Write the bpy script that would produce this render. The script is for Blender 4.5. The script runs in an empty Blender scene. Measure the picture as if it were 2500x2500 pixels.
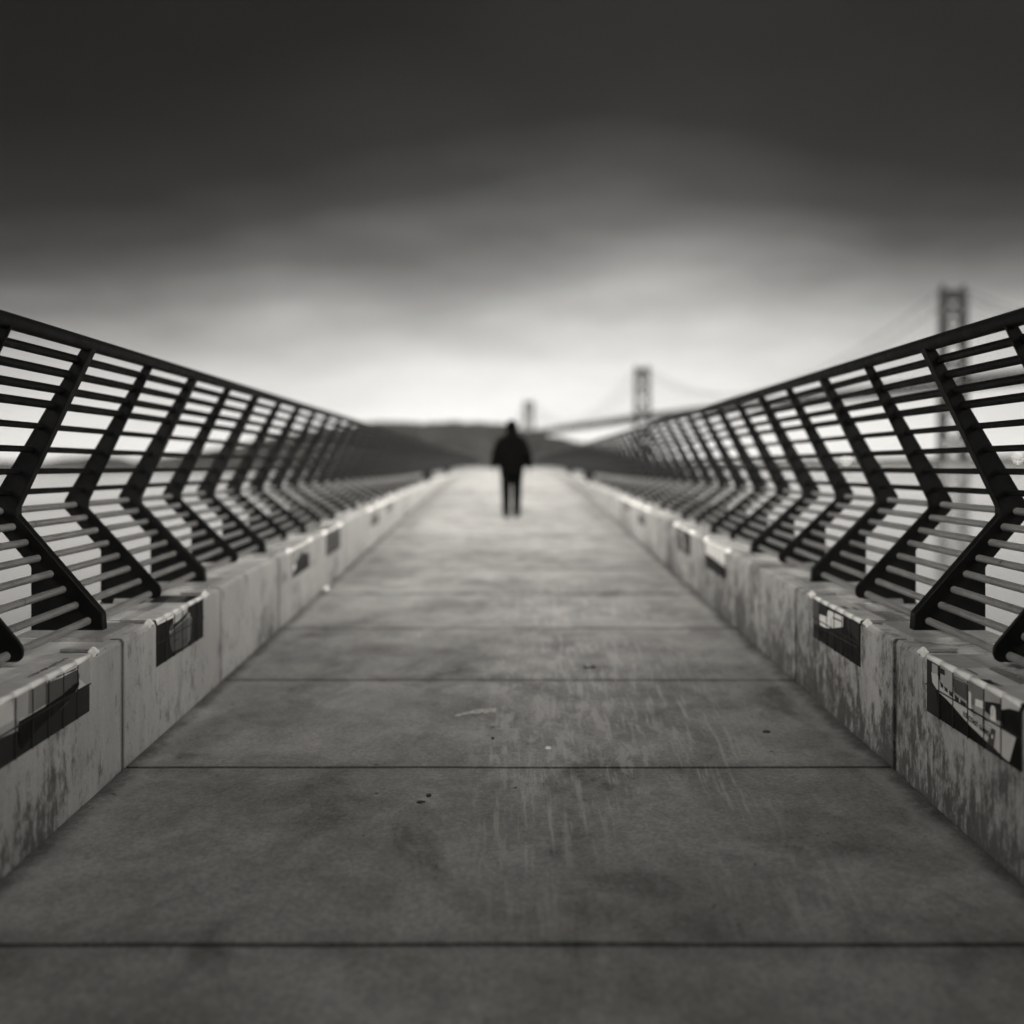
import bpy, bmesh, math, random
from mathutils import Vector, Matrix, noise as mnoise
random.seed(14)
scene = bpy.context.scene
COL = scene.collection
R = math.radians
EYE = 7.0                                   # camera height above the water

# ------------------------------------------------------------------ camera
cam_d = bpy.data.cameras.new("camera")
cam = bpy.data.objects.new("camera", cam_d)
COL.objects.link(cam)
cam.location = (0, 0, EYE)
cam.rotation_euler = (R(90), 0, 0)
cam_d.sensor_width = 36.0
cam_d.lens = 45.0
cam_d.shift_x = 0.0036
cam_d.shift_y = -0.044
cam_d.clip_start = 0.05
cam_d.clip_end = 60000
cam_d.dof.use_dof = True
cam_d.dof.focus_distance = 6.0
cam_d.dof.aperture_fstop = 0.78
scene.camera = cam

# ------------------------------------------------------------------ render look
scene.render.engine = 'CYCLES'
scene.view_settings.view_transform = 'Standard'
scene.view_settings.look = 'None'
scene.view_settings.gamma = 1.0
scene.view_settings.exposure = 0.0
scene.cycles.use_denoising = True
scene.cycles.max_bounces = 6
scene.cycles.diffuse_bounces = 3
scene.cycles.glossy_bounces = 3
scene.cycles.volume_bounces = 0
scene.cycles.use_adaptive_sampling = True
scene.cycles.adaptive_threshold = 0.015

SUN_EL, SUN_AZ = R(25), R(186)              # veiled, low behind the viewer and the added hall

def world():
    w = bpy.data.worlds.new("World")
    scene.world = w
    w.use_nodes = True
    nt = w.node_tree
    nt.nodes.clear()
    N, L = nt.nodes.new, nt.links.new
    def M(op, a, b=None, c=None, clamp=False):
        n = N('ShaderNodeMath'); n.operation = op; n.use_clamp = clamp
        for i, v in enumerate((a, b, c)):
            if v is None: continue
            if isinstance(v, (int, float)): n.inputs[i].default_value = v
            else: L(v, n.inputs[i])
        return n.outputs[0]
    def ramp(v, pts, interp='LINEAR'):
        n = N('ShaderNodeValToRGB'); cr = n.color_ramp; cr.interpolation = interp
        while len(cr.elements) < len(pts): cr.elements.new(0.5)
        for e, (p, c) in zip(cr.elements, pts):
            e.position = p; e.color = (c, c, c, 1)
        L(v, n.inputs[0]); return n.outputs[0]
    tc = N('ShaderNodeTexCoord')
    sp = N('ShaderNodeSeparateXYZ'); L(tc.outputs['Generated'], sp.inputs[0])
    x, y, z = sp.outputs
    hyp = M('SQRT', M('ADD', M('MULTIPLY', x, x), M('MULTIPLY', y, y)))
    a = M('SUBTRACT', 1.0, M('DIVIDE', y, M('MAXIMUM', hyp, 1e-4)))          # 0 ahead .. 2 behind
    def noise(sx, sz, detail, off, rough=0.5):
        cb = N('ShaderNodeCombineXYZ')
        L(M('MULTIPLY_ADD', x, sx, off), cb.inputs[0]); L(M('MULTIPLY', y, sx), cb.inputs[1]); L(M('MULTIPLY', z, sz), cb.inputs[2])
        n = N('ShaderNodeTexNoise'); n.inputs['Scale'].default_value = 1.0
        n.inputs['Detail'].default_value = detail; n.inputs['Roughness'].default_value = rough
        L(cb.outputs[0], n.inputs['Vector']); return n.outputs[0]
    n1 = noise(2.6, 9.0, 3.0, 4.1, 0.42)
    n2 = noise(2.0, 7.0, 4.0, 9.3, 0.5)
    zf = M('MULTIPLY', z, 9.0, clamp=True)
    el = M('ADD', z, M('MULTIPLY', M('MULTIPLY', M('SUBTRACT', n1, 0.5), 0.13), zf))
    el = M('ADD', el, M('MULTIPLY', M('MINIMUM', a, 0.10), 0.42))
    el = M('SUBTRACT', el, M('MULTIPLY', x, 0.035))
    side = M('ADD', M('MULTIPLY', M('MINIMUM', a, 0.12), 4.7), M('MULTIPLY', M('MAXIMUM', M('MULTIPLY', x, -1.0), 0.0), 0.55))
    el = M('ADD', el, M('MULTIPLY', M('MAXIMUM', M('SUBTRACT', z, 0.125), 0.0), side))
    band = ramp(M('MULTIPLY', el, 2.0, clamp=True), SKY_BAND)
    az = ramp(M('MULTIPLY', a, 0.5, clamp=True), SKY_AZ)
    deck = ramp(z, SKY_DECK)
    tex = M('MULTIPLY_ADD', M('SUBTRACT', n2, 0.5), 0.9, 1.0)
    n3 = noise(5.5, 17.0, 4.0, 2.7, 0.55)
    mott = M('MULTIPLY_ADD', M('MULTIPLY', M('SUBTRACT', n3, 0.5), zf), 1.15, 1.0)
    band = M('MULTIPLY', band, mott)
    tot = M('ADD', M('MULTIPLY', M('MULTIPLY', band, az), 1.28), M('MULTIPLY', M('MULTIPLY', deck, tex), M('MINIMUM', M('MAXIMUM', M('MULTIPLY_ADD', x, 1.5, 1.0), 0.3), 1.25)))
    def sstep(v, lo, hi):
        n = N('ShaderNodeMapRange'); n.interpolation_type = 'SMOOTHSTEP'; L(v, n.inputs['Value'])
        n.inputs['From Min'].default_value = lo; n.inputs['From Max'].default_value = hi; return n.outputs[0]
    rear = M('MULTIPLY', M('MULTIPLY', sstep(a, 1.15, 1.60), sstep(z, .05, .16)), M('SUBTRACT', 1.0, sstep(z, .50, .68)))
    tot = M('ADD', tot, M('MULTIPLY', rear, REAR))
    sky = N('ShaderNodeTexSky'); sky.sky_type = 'NISHITA'; sky.sun_disc = False
    sky.sun_elevation = SUN_EL; sky.sun_rotation = SUN_AZ
    bw = N('ShaderNodeRGBToBW'); L(sky.outputs[0], bw.inputs[0])
    tot = M('ADD', tot, M('MULTIPLY', bw.outputs[0], 0.0002))
    mx = N('ShaderNodeVectorMath'); mx.operation = 'SCALE'
    mx.inputs[0].default_value = (1.0, 0.985, 0.95); L(tot, mx.inputs['Scale'])
    bg = N('ShaderNodeBackground'); L(mx.outputs[0], bg.inputs[0]); bg.inputs[1].default_value = 1.0
    out = N('ShaderNodeOutputWorld'); L(bg.outputs[0], out.inputs[0])

# radiance of the bright strip under the cloud by elevation, by azimuth away from straight ahead, and of the cloud itself
SKY_BAND = [(0.0, .93), (.08, .91), (.16, .78), (.22, .60), (.275, .40), (.32, .24), (.37, .125), (.43, .05), (.52, .014), (.75, 0.0)]
SKY_AZ = [(0.0, .80), (.006, .78), (.02, .66), (.035, .62), (.055, .62), (.10, .85), (.25, 1.0), (.5, 1.0), (.75, .3), (1.0, .15)]
SKY_DECK = [(0.0, .008), (.30, .012), (.45, .018), (.68, .05), (.85, .16), (1.0, .22)]
REAR = 25.0                                  # unseen bright sky added behind the viewer to light the farther deck
world()

sl = bpy.data.lights.new("sun", 'SUN')
sun = bpy.data.objects.new("sun", sl)
COL.objects.link(sun)
sl.energy = 5.0
sl.angle = R(30)
sl.color = (1.0, 0.975, 0.93)
sun.location = (0, -40, 60)
sun.rotation_euler = (R(90) - SUN_EL, 0, R(180) - SUN_AZ)
# a sun lamp shines along its local -Z: aim it from behind the city down onto the pier
d = Vector((-math.sin(SUN_AZ) * math.cos(SUN_EL), -math.cos(SUN_AZ) * math.cos(SUN_EL), -math.sin(SUN_EL)))
sun.rotation_euler = d.to_track_quat('-Z', 'Y').to_euler()

# ------------------------------------------------------------------ helpers
def tag(o, label=None, cat=None, group=None, kind=None):
    if label: o['label'] = label
    if cat: o['category'] = cat
    if group: o['group'] = group
    if kind: o['kind'] = kind
    return o

def thing(name, label, cat, loc=(0, 0, 0), group=None):
    o = bpy.data.objects.new(name, None)
    COL.objects.link(o)
    o.location = loc
    o.empty_display_size = 0.2
    return tag(o, label, cat, group)

def link(name, bm, mats, parent=None, smooth=False):
    me = bpy.data.meshes.new(name)
    bm.normal_update()
    bm.to_mesh(me); bm.free()
    if not isinstance(mats, (list, tuple)): mats = [mats]
    for m in mats: me.materials.append(m)
    if smooth:
        for p in me.polygons: p.use_smooth = True
    o = bpy.data.objects.new(name, me)
    COL.objects.link(o)
    if parent is not None:
        o.parent = parent
        o.matrix_parent_inverse = Matrix.Translation(-parent.location)
    return o

def lerp(p, z):
    if z <= p[0][0]: return p[0][1]
    for (a, b), (c, e) in zip(p, p[1:]):
        if z <= c: return b + (e - b) * (z - a) / (c - a)
    return p[-1][1]

def box(bm, x0, x1, y0, y1, z0, z1, mi=0):
    v = [bm.verts.new((x, y, z)) for x in (x0, x1) for y in (y0, y1) for z in (z0, z1)]
    for q in ((0, 1, 3, 2), (4, 6, 7, 5), (0, 4, 5, 1), (2, 3, 7, 6), (0, 2, 6, 4), (1, 5, 7, 3)):
        f = bm.faces.new([v[i] for i in q]); f.material_index = mi
    return v

def tube(bm, pts, r, n=10, caps=True):
    rings = []
    for i, p in enumerate(pts):
        p = Vector(p)
        a = Vector(pts[max(i - 1, 0)]); b = Vector(pts[min(i + 1, len(pts) - 1)])
        t = (b - a).normalized()
        up = Vector((0, 0, 1)) if abs(t.z) < .9 else Vector((1, 0, 0))
        s = t.cross(up).normalized(); u = s.cross(t)
        rr = r[i] if isinstance(r, (list, tuple)) else r
        rings.append([bm.verts.new(p + (s * math.cos(k * 2 * math.pi / n) + u * math.sin(k * 2 * math.pi / n)) * rr) for k in range(n)])
    for A, B in zip(rings, rings[1:]):
        for k in range(n):
            f = bm.faces.new((A[k], A[(k + 1) % n], B[(k + 1) % n], B[k])); f.smooth = True
    if caps:
        bm.faces.new(rings[0][::-1]); bm.faces.new(rings[-1])
    return rings

def prism(bm, poly, y0, y1, bev=0.0, seg=1):
    """poly of (x, z) extruded along y"""
    A = [bm.verts.new((x, y0, z)) for x, z in poly]
    B = [bm.verts.new((x, y1, z)) for x, z in poly]
    bm.faces.new(A); bm.faces.new(B[::-1])
    n = len(poly); es = []
    for i in range(n):
        f = bm.faces.new((A[i], B[i], B[(i + 1) % n], A[(i + 1) % n]))
    bmesh.ops.recalc_face_normals(bm, faces=bm.faces[:])
    if bev:
        bmesh.ops.bevel(bm, geom=bm.edges[:], offset=bev, segments=seg, affect='EDGES', clamp_overlap=True)

# ------------------------------------------------------------------ materials
WARM = (1.0, 0.975, 0.93)
def grey(v): return (v * WARM[0], v * WARM[1], v * WARM[2], 1)

class NT:
    def __init__(s, name):
        s.m = bpy.data.materials.new(name); s.m.use_nodes = True
        s.nt = s.m.node_tree; s.b = s.nt.nodes['Principled BSDF']
        s.tc = s.nt.nodes.new('ShaderNodeTexCoord')
        sp = s.nt.nodes.new('ShaderNodeSeparateXYZ'); s.L(s.tc.outputs['Object'], sp.inputs[0])
        s.x, s.y, s.z = sp.outputs
    def L(s, a, b): s.nt.links.new(a, b)
    def put(s, sock, v):
        if isinstance(v, (int, float)): sock.default_value = v
        elif isinstance(v, tuple): sock.default_value = v
        else: s.L(v, sock)
    def M(s, op, a, b=None, c=None, clamp=False):
        n = s.nt.nodes.new('ShaderNodeMath'); n.operation = op; n.use_clamp = clamp
        for i, v in enumerate((a, b, c)):
            if v is not None: s.put(n.inputs[i], v)
        return n.outputs[0]
    def noise(s, sx, sy, sz, detail=4, rough=.55, off=0.0, dist=0.0):
        cb = s.nt.nodes.new('ShaderNodeCombineXYZ')
        for i, (c, k) in enumerate(((s.x, sx), (s.y, sy), (s.z, sz))): s.L(s.M('MULTIPLY_ADD', c, k, off), cb.inputs[i])
        n = s.nt.nodes.new('ShaderNodeTexNoise'); n.inputs['Scale'].default_value = 1
        n.inputs['Detail'].default_value = detail; n.inputs['Roughness'].default_value = rough
        n.inputs['Distortion'].default_value = dist
        s.L(cb.outputs[0], n.inputs['Vector']); return n.outputs[0]
    def step(s, v, lo, hi, a=0.0, b=1.0):
        n = s.nt.nodes.new('ShaderNodeMapRange'); n.interpolation_type = 'SMOOTHSTEP'
        s.put(n.inputs['Value'], v)
        for k, q in (('From Min', lo), ('From Max', hi), ('To Min', a), ('To Max', b)): n.inputs[k].default_value = q
        return n.outputs[0]
    def lin(s, v, lo, hi, a, b):
        n = s.nt.nodes.new('ShaderNodeMapRange'); s.put(n.inputs['Value'], v)
        for k, q in (('From Min', lo), ('From Max', hi), ('To Min', a), ('To Max', b)): n.inputs[k].default_value = q
        return n.outputs[0]
    def mix(s, f, a, b):
        n = s.nt.nodes.new('ShaderNodeMix'); n.data_type = 'FLOAT'
        s.put(n.inputs[0], f); s.put(n.inputs[2], a); s.put(n.inputs[3], b); return n.outputs[0]
    def colour(s, v):
        n = s.nt.nodes.new('ShaderNodeVectorMath'); n.operation = 'SCALE'
        n.inputs[0].default_value = WARM; s.put(n.inputs['Scale'], v)
        s.L(n.outputs[0], s.b.inputs['Base Color'])
    def rough(s, v): s.put(s.b.inputs['Roughness'], v)
    def bump(s, h, strength, dist):
        n = s.nt.nodes.new('ShaderNodeBump'); n.inputs['Strength'].default_value = strength
        n.inputs['Distance'].default_value = dist; s.L(h, n.inputs['Height']); s.L(n.outputs[0], s.b.inputs['Normal'])

def simple(name, v, rough=.5, metal=0.0, var=.25, scale=6.0, bump=0.0, spec=.5):
    t = NT(name)
    n = t.noise(scale, scale, scale, 5, .6)
    t.colour(t.lin(n, .25, .75, v * (1 - var), v * (1 + var)))
    t.rough(t.lin(n, .3, .7, max(rough - .08, .03), min(rough + .08, 1)))
    t.b.inputs['Metallic'].default_value = metal
    t.b.inputs['Specular IOR Level'].default_value = spec
    if bump: t.bump(t.noise(scale * 6, scale * 6, scale * 6, 3), bump, .004)
    return t.m

def floor_material():
    t = NT("walkway_concrete")
    big = t.noise(.55, .45, 1, 5, .6, 3.0)
    mid = t.noise(2.6, 1.7, 1, 6, .62, 7.0, .4)
    fine = t.noise(55, 40, 1, 4, .7)
    grit = t.noise(190, 150, 1, 2, .6)
    slab = t.M('FLOOR', t.M('DIVIDE', t.M('SUBTRACT', t.y, JOINT0), PITCH))
    sb = t.nt.nodes.new('ShaderNodeTexWhiteNoise'); sb.noise_dimensions = '1D'; t.L(slab, sb.inputs['W'])
    c = t.lin(big, .3, .7, .215, .325)
    c = t.M('MULTIPLY', c, t.lin(mid, .25, .75, .50, 1.42))
    c = t.M('MULTIPLY', c, t.lin(fine, .25, .75, .60, 1.42))
    c = t.M('MULTIPLY', c, t.lin(grit, .3, .7, .80, 1.20))
    c = t.M('MULTIPLY', c, t.lin(sb.outputs[0], 0, 1, .92, 1.07))
    # long drips and dried rivulets running along the pier, right of the centre line
    ang = t.M('DIVIDE', t.x, t.M('ADD', t.y, 14.0))
    wob = t.noise(1.2, .8, 1, 3, .5, 2.0)
    cb = t.nt.nodes.new('ShaderNodeCombineXYZ')
    t.L(t.M('MULTIPLY_ADD', ang, 520.0, t.M('MULTIPLY', wob, 1.6)), cb.inputs[0]); t.L(t.M('MULTIPLY', t.y, 1.25), cb.inputs[1])
    sn = t.nt.nodes.new('ShaderNodeTexNoise'); sn.inputs['Scale'].default_value = 1; sn.inputs['Detail'].default_value = 5
    sn.inputs['Roughness'].default_value = .62; t.L(cb.outputs[0], sn.inputs['Vector'])
    streak = t.step(sn.outputs[0], .50, .64)
    area = t.M('MULTIPLY', t.M('MULTIPLY', t.step(t.x, -.35, .1), t.step(t.x, 1.0, 1.6, 1, 0)), t.M('MULTIPLY', t.step(t.y, 3.4, 5.6), t.step(t.y, 10.5, 15.0, 1, 0)))
    area = t.M('MULTIPLY', area, t.step(t.noise(1.1, .5, 1, 2, .5, 5.0), .34, .52))
    sa = t.M('MULTIPLY', streak, area)
    c = t.mix(t.M('MULTIPLY', sa, .50), c, .52)
    cb2 = t.nt.nodes.new('ShaderNodeCombineXYZ')
    t.L(t.M('MULTIPLY_ADD', ang, 210.0, t.M('MULTIPLY', wob, 1.2)), cb2.inputs[0]); t.L(t.M('MULTIPLY', t.y, 1.9), cb2.inputs[1])
    sn2 = t.nt.nodes.new('ShaderNodeTexNoise'); sn2.inputs['Scale'].default_value = 1; sn2.inputs['Detail'].default_value = 7
    sn2.inputs['Roughness'].default_value = .7; t.L(cb2.outputs[0], sn2.inputs['Vector'])
    fk = t.M('MULTIPLY', t.step(sn2.outputs[0], .52, .60), t.M('MULTIPLY', t.step(t.x, -.3, 0), t.step(t.x, .55, 1.1, 1, 0)))
    fk = t.M('MULTIPLY', fk, t.M('MULTIPLY', t.step(t.y, 5.4, 6.6), t.step(t.y, 9.0, 12.0, 1, 0)))
    c = t.mix(t.M('MULTIPLY', fk, .42), c, .5)
    blot = t.M('MULTIPLY', t.step(t.noise(9, 7, 1, 4, .6, 11.0, .6), .585, .64), t.M('MULTIPLY', t.step(t.x, -.35, -.05), t.step(t.x, .3, .75, 1, 0)))
    cb2 = t.nt.nodes.new('ShaderNodeCombineXYZ')
    t.L(t.M('MULTIPLY_ADD', ang, 210.0, t.M('MULTIPLY', wob, 1.2)), cb2.inputs[0]); t.L(t.M('MULTIPLY', t.y, 1.9), cb2.inputs[1])
    sn2 = t.nt.nodes.new('ShaderNodeTexNoise'); sn2.inputs['Scale'].default_value = 1; sn2.inputs['Detail'].default_value = 7
    sn2.inputs['Roughness'].default_value = .7; t.L(cb2.outputs[0], sn2.inputs['Vector'])
    fk = t.M('MULTIPLY', t.step(sn2.outputs[0], .52, .60), t.M('MULTIPLY', t.step(t.x, -.3, 0), t.step(t.x, .55, 1.1, 1, 0)))
    fk = t.M('MULTIPLY', fk, t.M('MULTIPLY', t.step(t.y, 5.4, 6.6), t.step(t.y, 9.0, 12.0, 1, 0)))
    c = t.mix(t.M('MULTIPLY', fk, .42), c, .5)
    blot = t.M('MULTIPLY', blot, t.M('MULTIPLY', t.step(t.y, 5.6, 6.6), t.step(t.y, 9.0, 11.0, 1, 0)))
    c = t.mix(t.M('MULTIPLY', blot, .42), c, .50)
    # dark scuffs and small black spots
    sc = t.step(t.noise(2.2, .9, 1, 4, .6, 21.0, .5), .57, .72)
    c = t.M('MULTIPLY', c, t.lin(sc, 0, 1, 1.0, .55))
    sp = t.step(t.noise(17, 12, 1, 2, .4, 31.0), .765, .785)
    c = t.M('MULTIPLY', c, t.lin(sp, 0, 1, 1.0, .35))
    # dirt line by the kerb with a pale mineral strip inside it
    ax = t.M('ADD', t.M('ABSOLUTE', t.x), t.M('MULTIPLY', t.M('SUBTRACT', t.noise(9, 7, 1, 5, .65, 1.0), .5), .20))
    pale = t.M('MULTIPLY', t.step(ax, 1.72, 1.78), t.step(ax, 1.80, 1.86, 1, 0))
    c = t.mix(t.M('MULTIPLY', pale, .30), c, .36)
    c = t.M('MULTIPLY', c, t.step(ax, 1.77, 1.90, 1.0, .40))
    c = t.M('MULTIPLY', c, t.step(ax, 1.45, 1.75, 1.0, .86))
    jd = t.M('ABSOLUTE', t.M('SUBTRACT', t.M('FRACT', t.M('ADD', t.M('DIVIDE', t.M('SUBTRACT', t.y, JOINT0), PITCH), .5)), .5))
    jd = t.M('ADD', t.M('MULTIPLY', jd, PITCH), t.M('MULTIPLY', t.M('SUBTRACT', t.noise(7, 20, 1, 4, .6, 8.0), .5), .02))
    c = t.M('MULTIPLY', c, t.step(jd, .012, .030, .35, 1.0))
    c = t.M('MULTIPLY', c, t.step(jd, .03, .16, .88, 1.0))
    t.colour(c)
    t.rough(t.M('SUBTRACT', t.lin(mid, .3, .7, .58, .44), t.M('MULTIPLY', sa, .08)))
    t.put(t.b.inputs['Specular IOR Level'], t.M('MULTIPLY', t.M('POWER', t.M('DIVIDE', c, .25), 1.1), .5, clamp=True))
    h = t.M('ADD', t.M('MULTIPLY', fine, .6), t.M('MULTIPLY', grit, .35))
    t.bump(h, .32, .004)
    return t.m

def kerb_material():
    t = NT("kerb_concrete")
    big = t.noise(1.2, 1.0, 1.2, 5, .6, 2.0)
    st = t.noise(3, 9.0, 1.1, 6, .65, 5.0, .3)
    fine = t.noise(60, 60, 60, 4, .7)
    c = t.lin(big, .3, .7, .27, .39)
    c = t.M('MULTIPLY', c, t.lin(st, .25, .75, .80, 1.20))
    c = t.M('MULTIPLY', c, t.lin(fine, .25, .75, .86, 1.14))
    # algae and weather stains: fine ragged mottling with drips, denser on the right-hand wall and low down
    b1 = t.noise(9, 11.0, 7.5, 9, .78, 13.0, .15)
    b2 = t.noise(6, 22.0, 3.0, 6, .70, 23.0, .15)
    bl = t.M('ADD', t.M('MULTIPLY', b1, .76), t.M('MULTIPLY', b2, .24))
    side = t.step(t.x, -.5, .5, .085, -.010)
    base = t.lin(t.z, 5.4, 6.2, -.070, .030)
    region = t.M('MULTIPLY', t.M('SUBTRACT', t.noise(.7, 1.6, 1.3, 3, .55, 17.0), .5), .42)
    thr = t.M('SUBTRACT', t.M('SUBTRACT', t.M('SUBTRACT', bl, side), region), base)
    stain = t.step(thr, .425, .58)
    c = t.M('MULTIPLY', c, t.lin(stain, 0, 1, 1.0, .26))
    jd = t.M('ABSOLUTE', t.M('SUBTRACT', t.M('FRACT', t.M('ADD', t.M('DIVIDE', t.M('SUBTRACT', t.y, JOINT0), PITCH), .5)), .5))
    jd = t.M('MULTIPLY', jd, PITCH)
    c = t.M('MULTIPLY', c, t.step(t.M('ADD', jd, t.M('MULTIPLY', t.M('SUBTRACT', b1, .5), .03)), .012, .045, .45, 1.0))
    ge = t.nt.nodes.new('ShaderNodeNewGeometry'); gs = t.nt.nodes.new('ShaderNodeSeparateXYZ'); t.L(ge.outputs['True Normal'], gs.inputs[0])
    c = t.M('MULTIPLY', c, t.step(gs.outputs[2], .5, .8, 1.0, 1.35))        # upward faces lightened: extra light painted into the colour
    pit = t.step(t.noise(30, 30, 22, 2, .5, 3.0), .72, .76)
    c = t.M('MULTIPLY', c, t.lin(pit, 0, 1, 1.0, .4))
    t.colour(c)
    t.rough(t.lin(st, .3, .7, .40, .54))
    t.put(t.b.inputs['Specular IOR Level'], t.M('MULTIPLY', c, 1.8, clamp=True))
    t.bump(t.M('ADD', t.M('MULTIPLY', st, .5), t.M('MULTIPLY', fine, .5)), .4, .005)
    return t.m

def steel_material(name, v, rough, var=.5):
    t = NT(name)
    n = t.noise(9, 9, 9, 6, .65)
    s = t.noise(70, 70, 70, 3, .6)
    c = t.lin(n, .3, .7, v * (1 - var), v * (1 + var))
    c = t.M('MULTIPLY', c, t.lin(s, .3, .7, .85, 1.15))
    t.colour(c)
    t.rough(t.lin(n, .3, .7, rough - .1, rough + .12))
    t.bump(s, .15, .002)
    t.b.inputs["Specular IOR Level"].default_value = .12 if v < .05 else .7
    return t.m

JOINT0, PITCH = 6.337, 2.16
M_FLOOR = floor_material()
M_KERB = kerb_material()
M_CORE = simple("joint_filler", .03, .9, var=.5)
M_POST = steel_material("dark_painted_steel", .005, .55)
M_BAR = steel_material("weathered_steel_bar", .19, .36, .35)
M_RAIL = steel_material("dark_steel_handrail", .004, .6)
M_PLATE = steel_material("base_plate_steel", .26, .6, .3)
M_CLIP = steel_material("bright_cast_metal", .88, .35, .12)
M_STRAP = steel_material("dull_metal_strap", .22, .5, .3)
def glaze(n, v, rough=.22, var=.12): return simple(n, v, rough + .2, 0, var, 7.0, spec=.04)
G_BLACK = glaze("black_glaze", .006, .25)
G_NAVY = glaze("dark_glaze", .022, .25, .4)
G_DGREY = glaze("dark_grey_glaze", .075, .25, .3)
G_MGREY = glaze("mid_grey_glaze", .17, .25, .2)
G_LGREY = glaze("light_grey_glaze", .33, .25, .15)
G_PALE = glaze("pale_glaze", .50, .25, .12)
G_WHITE = glaze("white_glaze", .72, .2, .08)
M_GROUT = simple("dark_grout", .02, .9)

# ------------------------------------------------------------------ profiles along the pier (height relative to the camera)
FLOOR = [(-8, -1.968), (30, -.695), (34, -.572), (40, -.43), (48, -.31), (60, -.205), (80, -.145), (97, -.12), (110, -.14), (125, -.22)]
KTOP = [(-8, -1.157), (6.4, -.84), (17.7, -.578), (31, -.39), (33.5, -.30), (50, -.20), (75, -.11), (97, -.08), (125, -.14)]
FLOOR_AT_START = -1.92
def fl(y): return lerp(FLOOR, y)
def kt(y): return lerp(KTOP, y)
def kink(y): return max(-.225, kt(y) + .07)
HALF = 1.90
PIER_END = 104.0

# ------------------------------------------------------------------ water, far land
def water():
    bm = bmesh.new()
    S = 30000
    v = [bm.verts.new(p) for p in ((-S, -400, 0), (S, -400, 0), (S, S, 0), (-S, S, 0))]
    bm.faces.new(v)
    t = NT("bay_water")
    t.colour(.09)
    t.b.inputs['IOR'].default_value = 1.33
    t.b.inputs['Specular IOR Level'].default_value = .9
    t.rough(t.lin(t.noise(.01, .004, 1, 3, .5), .3, .7, .10, .18))
    t.bump(t.noise(.10, .35, 1, 4, .6), .06, .3)
    tag(link("water", bm, t.m), kind="structure")
water()

M_HILL = simple("hill_scrub", .008, .95, var=.5, scale=.01, spec=0)
M_TREES = simple("dark_woodland", .005, .95, var=.6, scale=.02, spec=0)
M_SHORE = simple("far_shore_scrub", .012, .95, var=.4, scale=.006, spec=0)

def hill_mesh(name, prof, y0, depth, mat, rough_amp, step=14.0):
    """ridge whose crest height follows prof (x -> height); falls off to both sides in depth"""
    bm = bmesh.new()
    xs = prof[0][0]; xe = prof[-1][0]
    nx = int((xe - xs) / step); ny = 22
    rows = []
    for j in range(ny + 1):
        t = j / ny * 2 - 1
        row = []
        for i in range(nx + 1):
            x = xs + (xe - xs) * i / nx
            h = lerp(prof, x)
            f = math.cos(t * math.pi / 2) ** .8
            y = y0 + t * depth
            n = mnoise.fractal(Vector((x * .012, y * .006, 3.7)), 1.0, 2.0, 4) * rough_amp
            row.append(bm.verts.new((x, y, max(h * f + n * f * min(1, h / 40), 0) - 1.5)))
        rows.append(row)
    for A, B in zip(rows, rows[1:]):
        for k in range(nx):
            f = bm.faces.new((A[k], A[k + 1], B[k + 1], B[k])); f.smooth = True
    return link(name, bm, mat)

ISLAND_Y = 3350.0
ISLAND = [(-1000, 2), (-930, 14), (-800, 36), (-700, 52), (-630, 72), (-560, 88), (-480, 98), (-400, 111), (-330, 116), (-250, 114), (-150, 117),
          (-60, 113), (0, 108), (40, 100), (80, 86), (130, 76), (190, 62), (250, 36), (310, 16), (370, 4), (400, 1)]
tag(hill_mesh("hills", ISLAND, ISLAND_Y, 420, M_HILL, 9), kind="structure")

def woodland():
    bm = bmesh.new()
    rnd = random.Random(5)
    for k in range(2600):
        x = rnd.uniform(-940, 300); t = rnd.uniform(-.75, .15)
        h = lerp(ISLAND, x) * math.cos(t * math.pi / 2) ** .8
        if h < 8 or mnoise.noise(Vector((x * .013, t * 4, 9))) < -.15: continue
        hh = rnd.uniform(5, 13); w = rnd.uniform(5, 10); y = ISLAND_Y + t * 420
        a0 = rnd.uniform(0, 6)
        rings = []
        for (zz, rr) in ((-2, .55), (.35, 1.0), (.75, .7)):
            rings.append([bm.verts.new((x + math.cos(a0 + q * 1.0472) * w * rr * rnd.uniform(.7, 1.2), y + math.sin(a0 + q * 1.0472) * w * rr, h + zz * hh)) for q in range(6)])
        top = bm.verts.new((x, y, h + hh))
        for A, B in zip(rings, rings[1:]):
            for q in range(6): bm.faces.new((A[q], A[(q + 1) % 6], B[(q + 1) % 6], B[q]))
        for q in range(6): bm.faces.new((rings[2][q], rings[2][(q + 1) % 6], top))
    tag(link("woodland", bm, M_TREES), "dark trees covering the low island hill behind the walking figure", "woodland", kind="stuff")
woodland()

# low far shore seen between the bars on the left and, farther off, on the right
SHORE_L = [(-1500, 12), (-1100, 16), (-960, 17), (-900, 14), (-850, 24), (-790, 31), (-740, 27), (-700, 16), (-640, 21), (-560, 19), (-480, 14), (-400, 17), (-330, 11), (-280, 3)]
tag(hill_mesh("far_shore_terrain", SHORE_L, 2450, 150, M_SHORE, 8, 9.0), kind="structure")
SHORE_R = [(400, 4), (900, 30), (1500, 52), (2200, 60), (3200, 85), (4200, 70)]
tag(hill_mesh("far_hills", SHORE_R, 7200, 500, M_SHORE, 10, 40.0), kind="structure")

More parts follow.
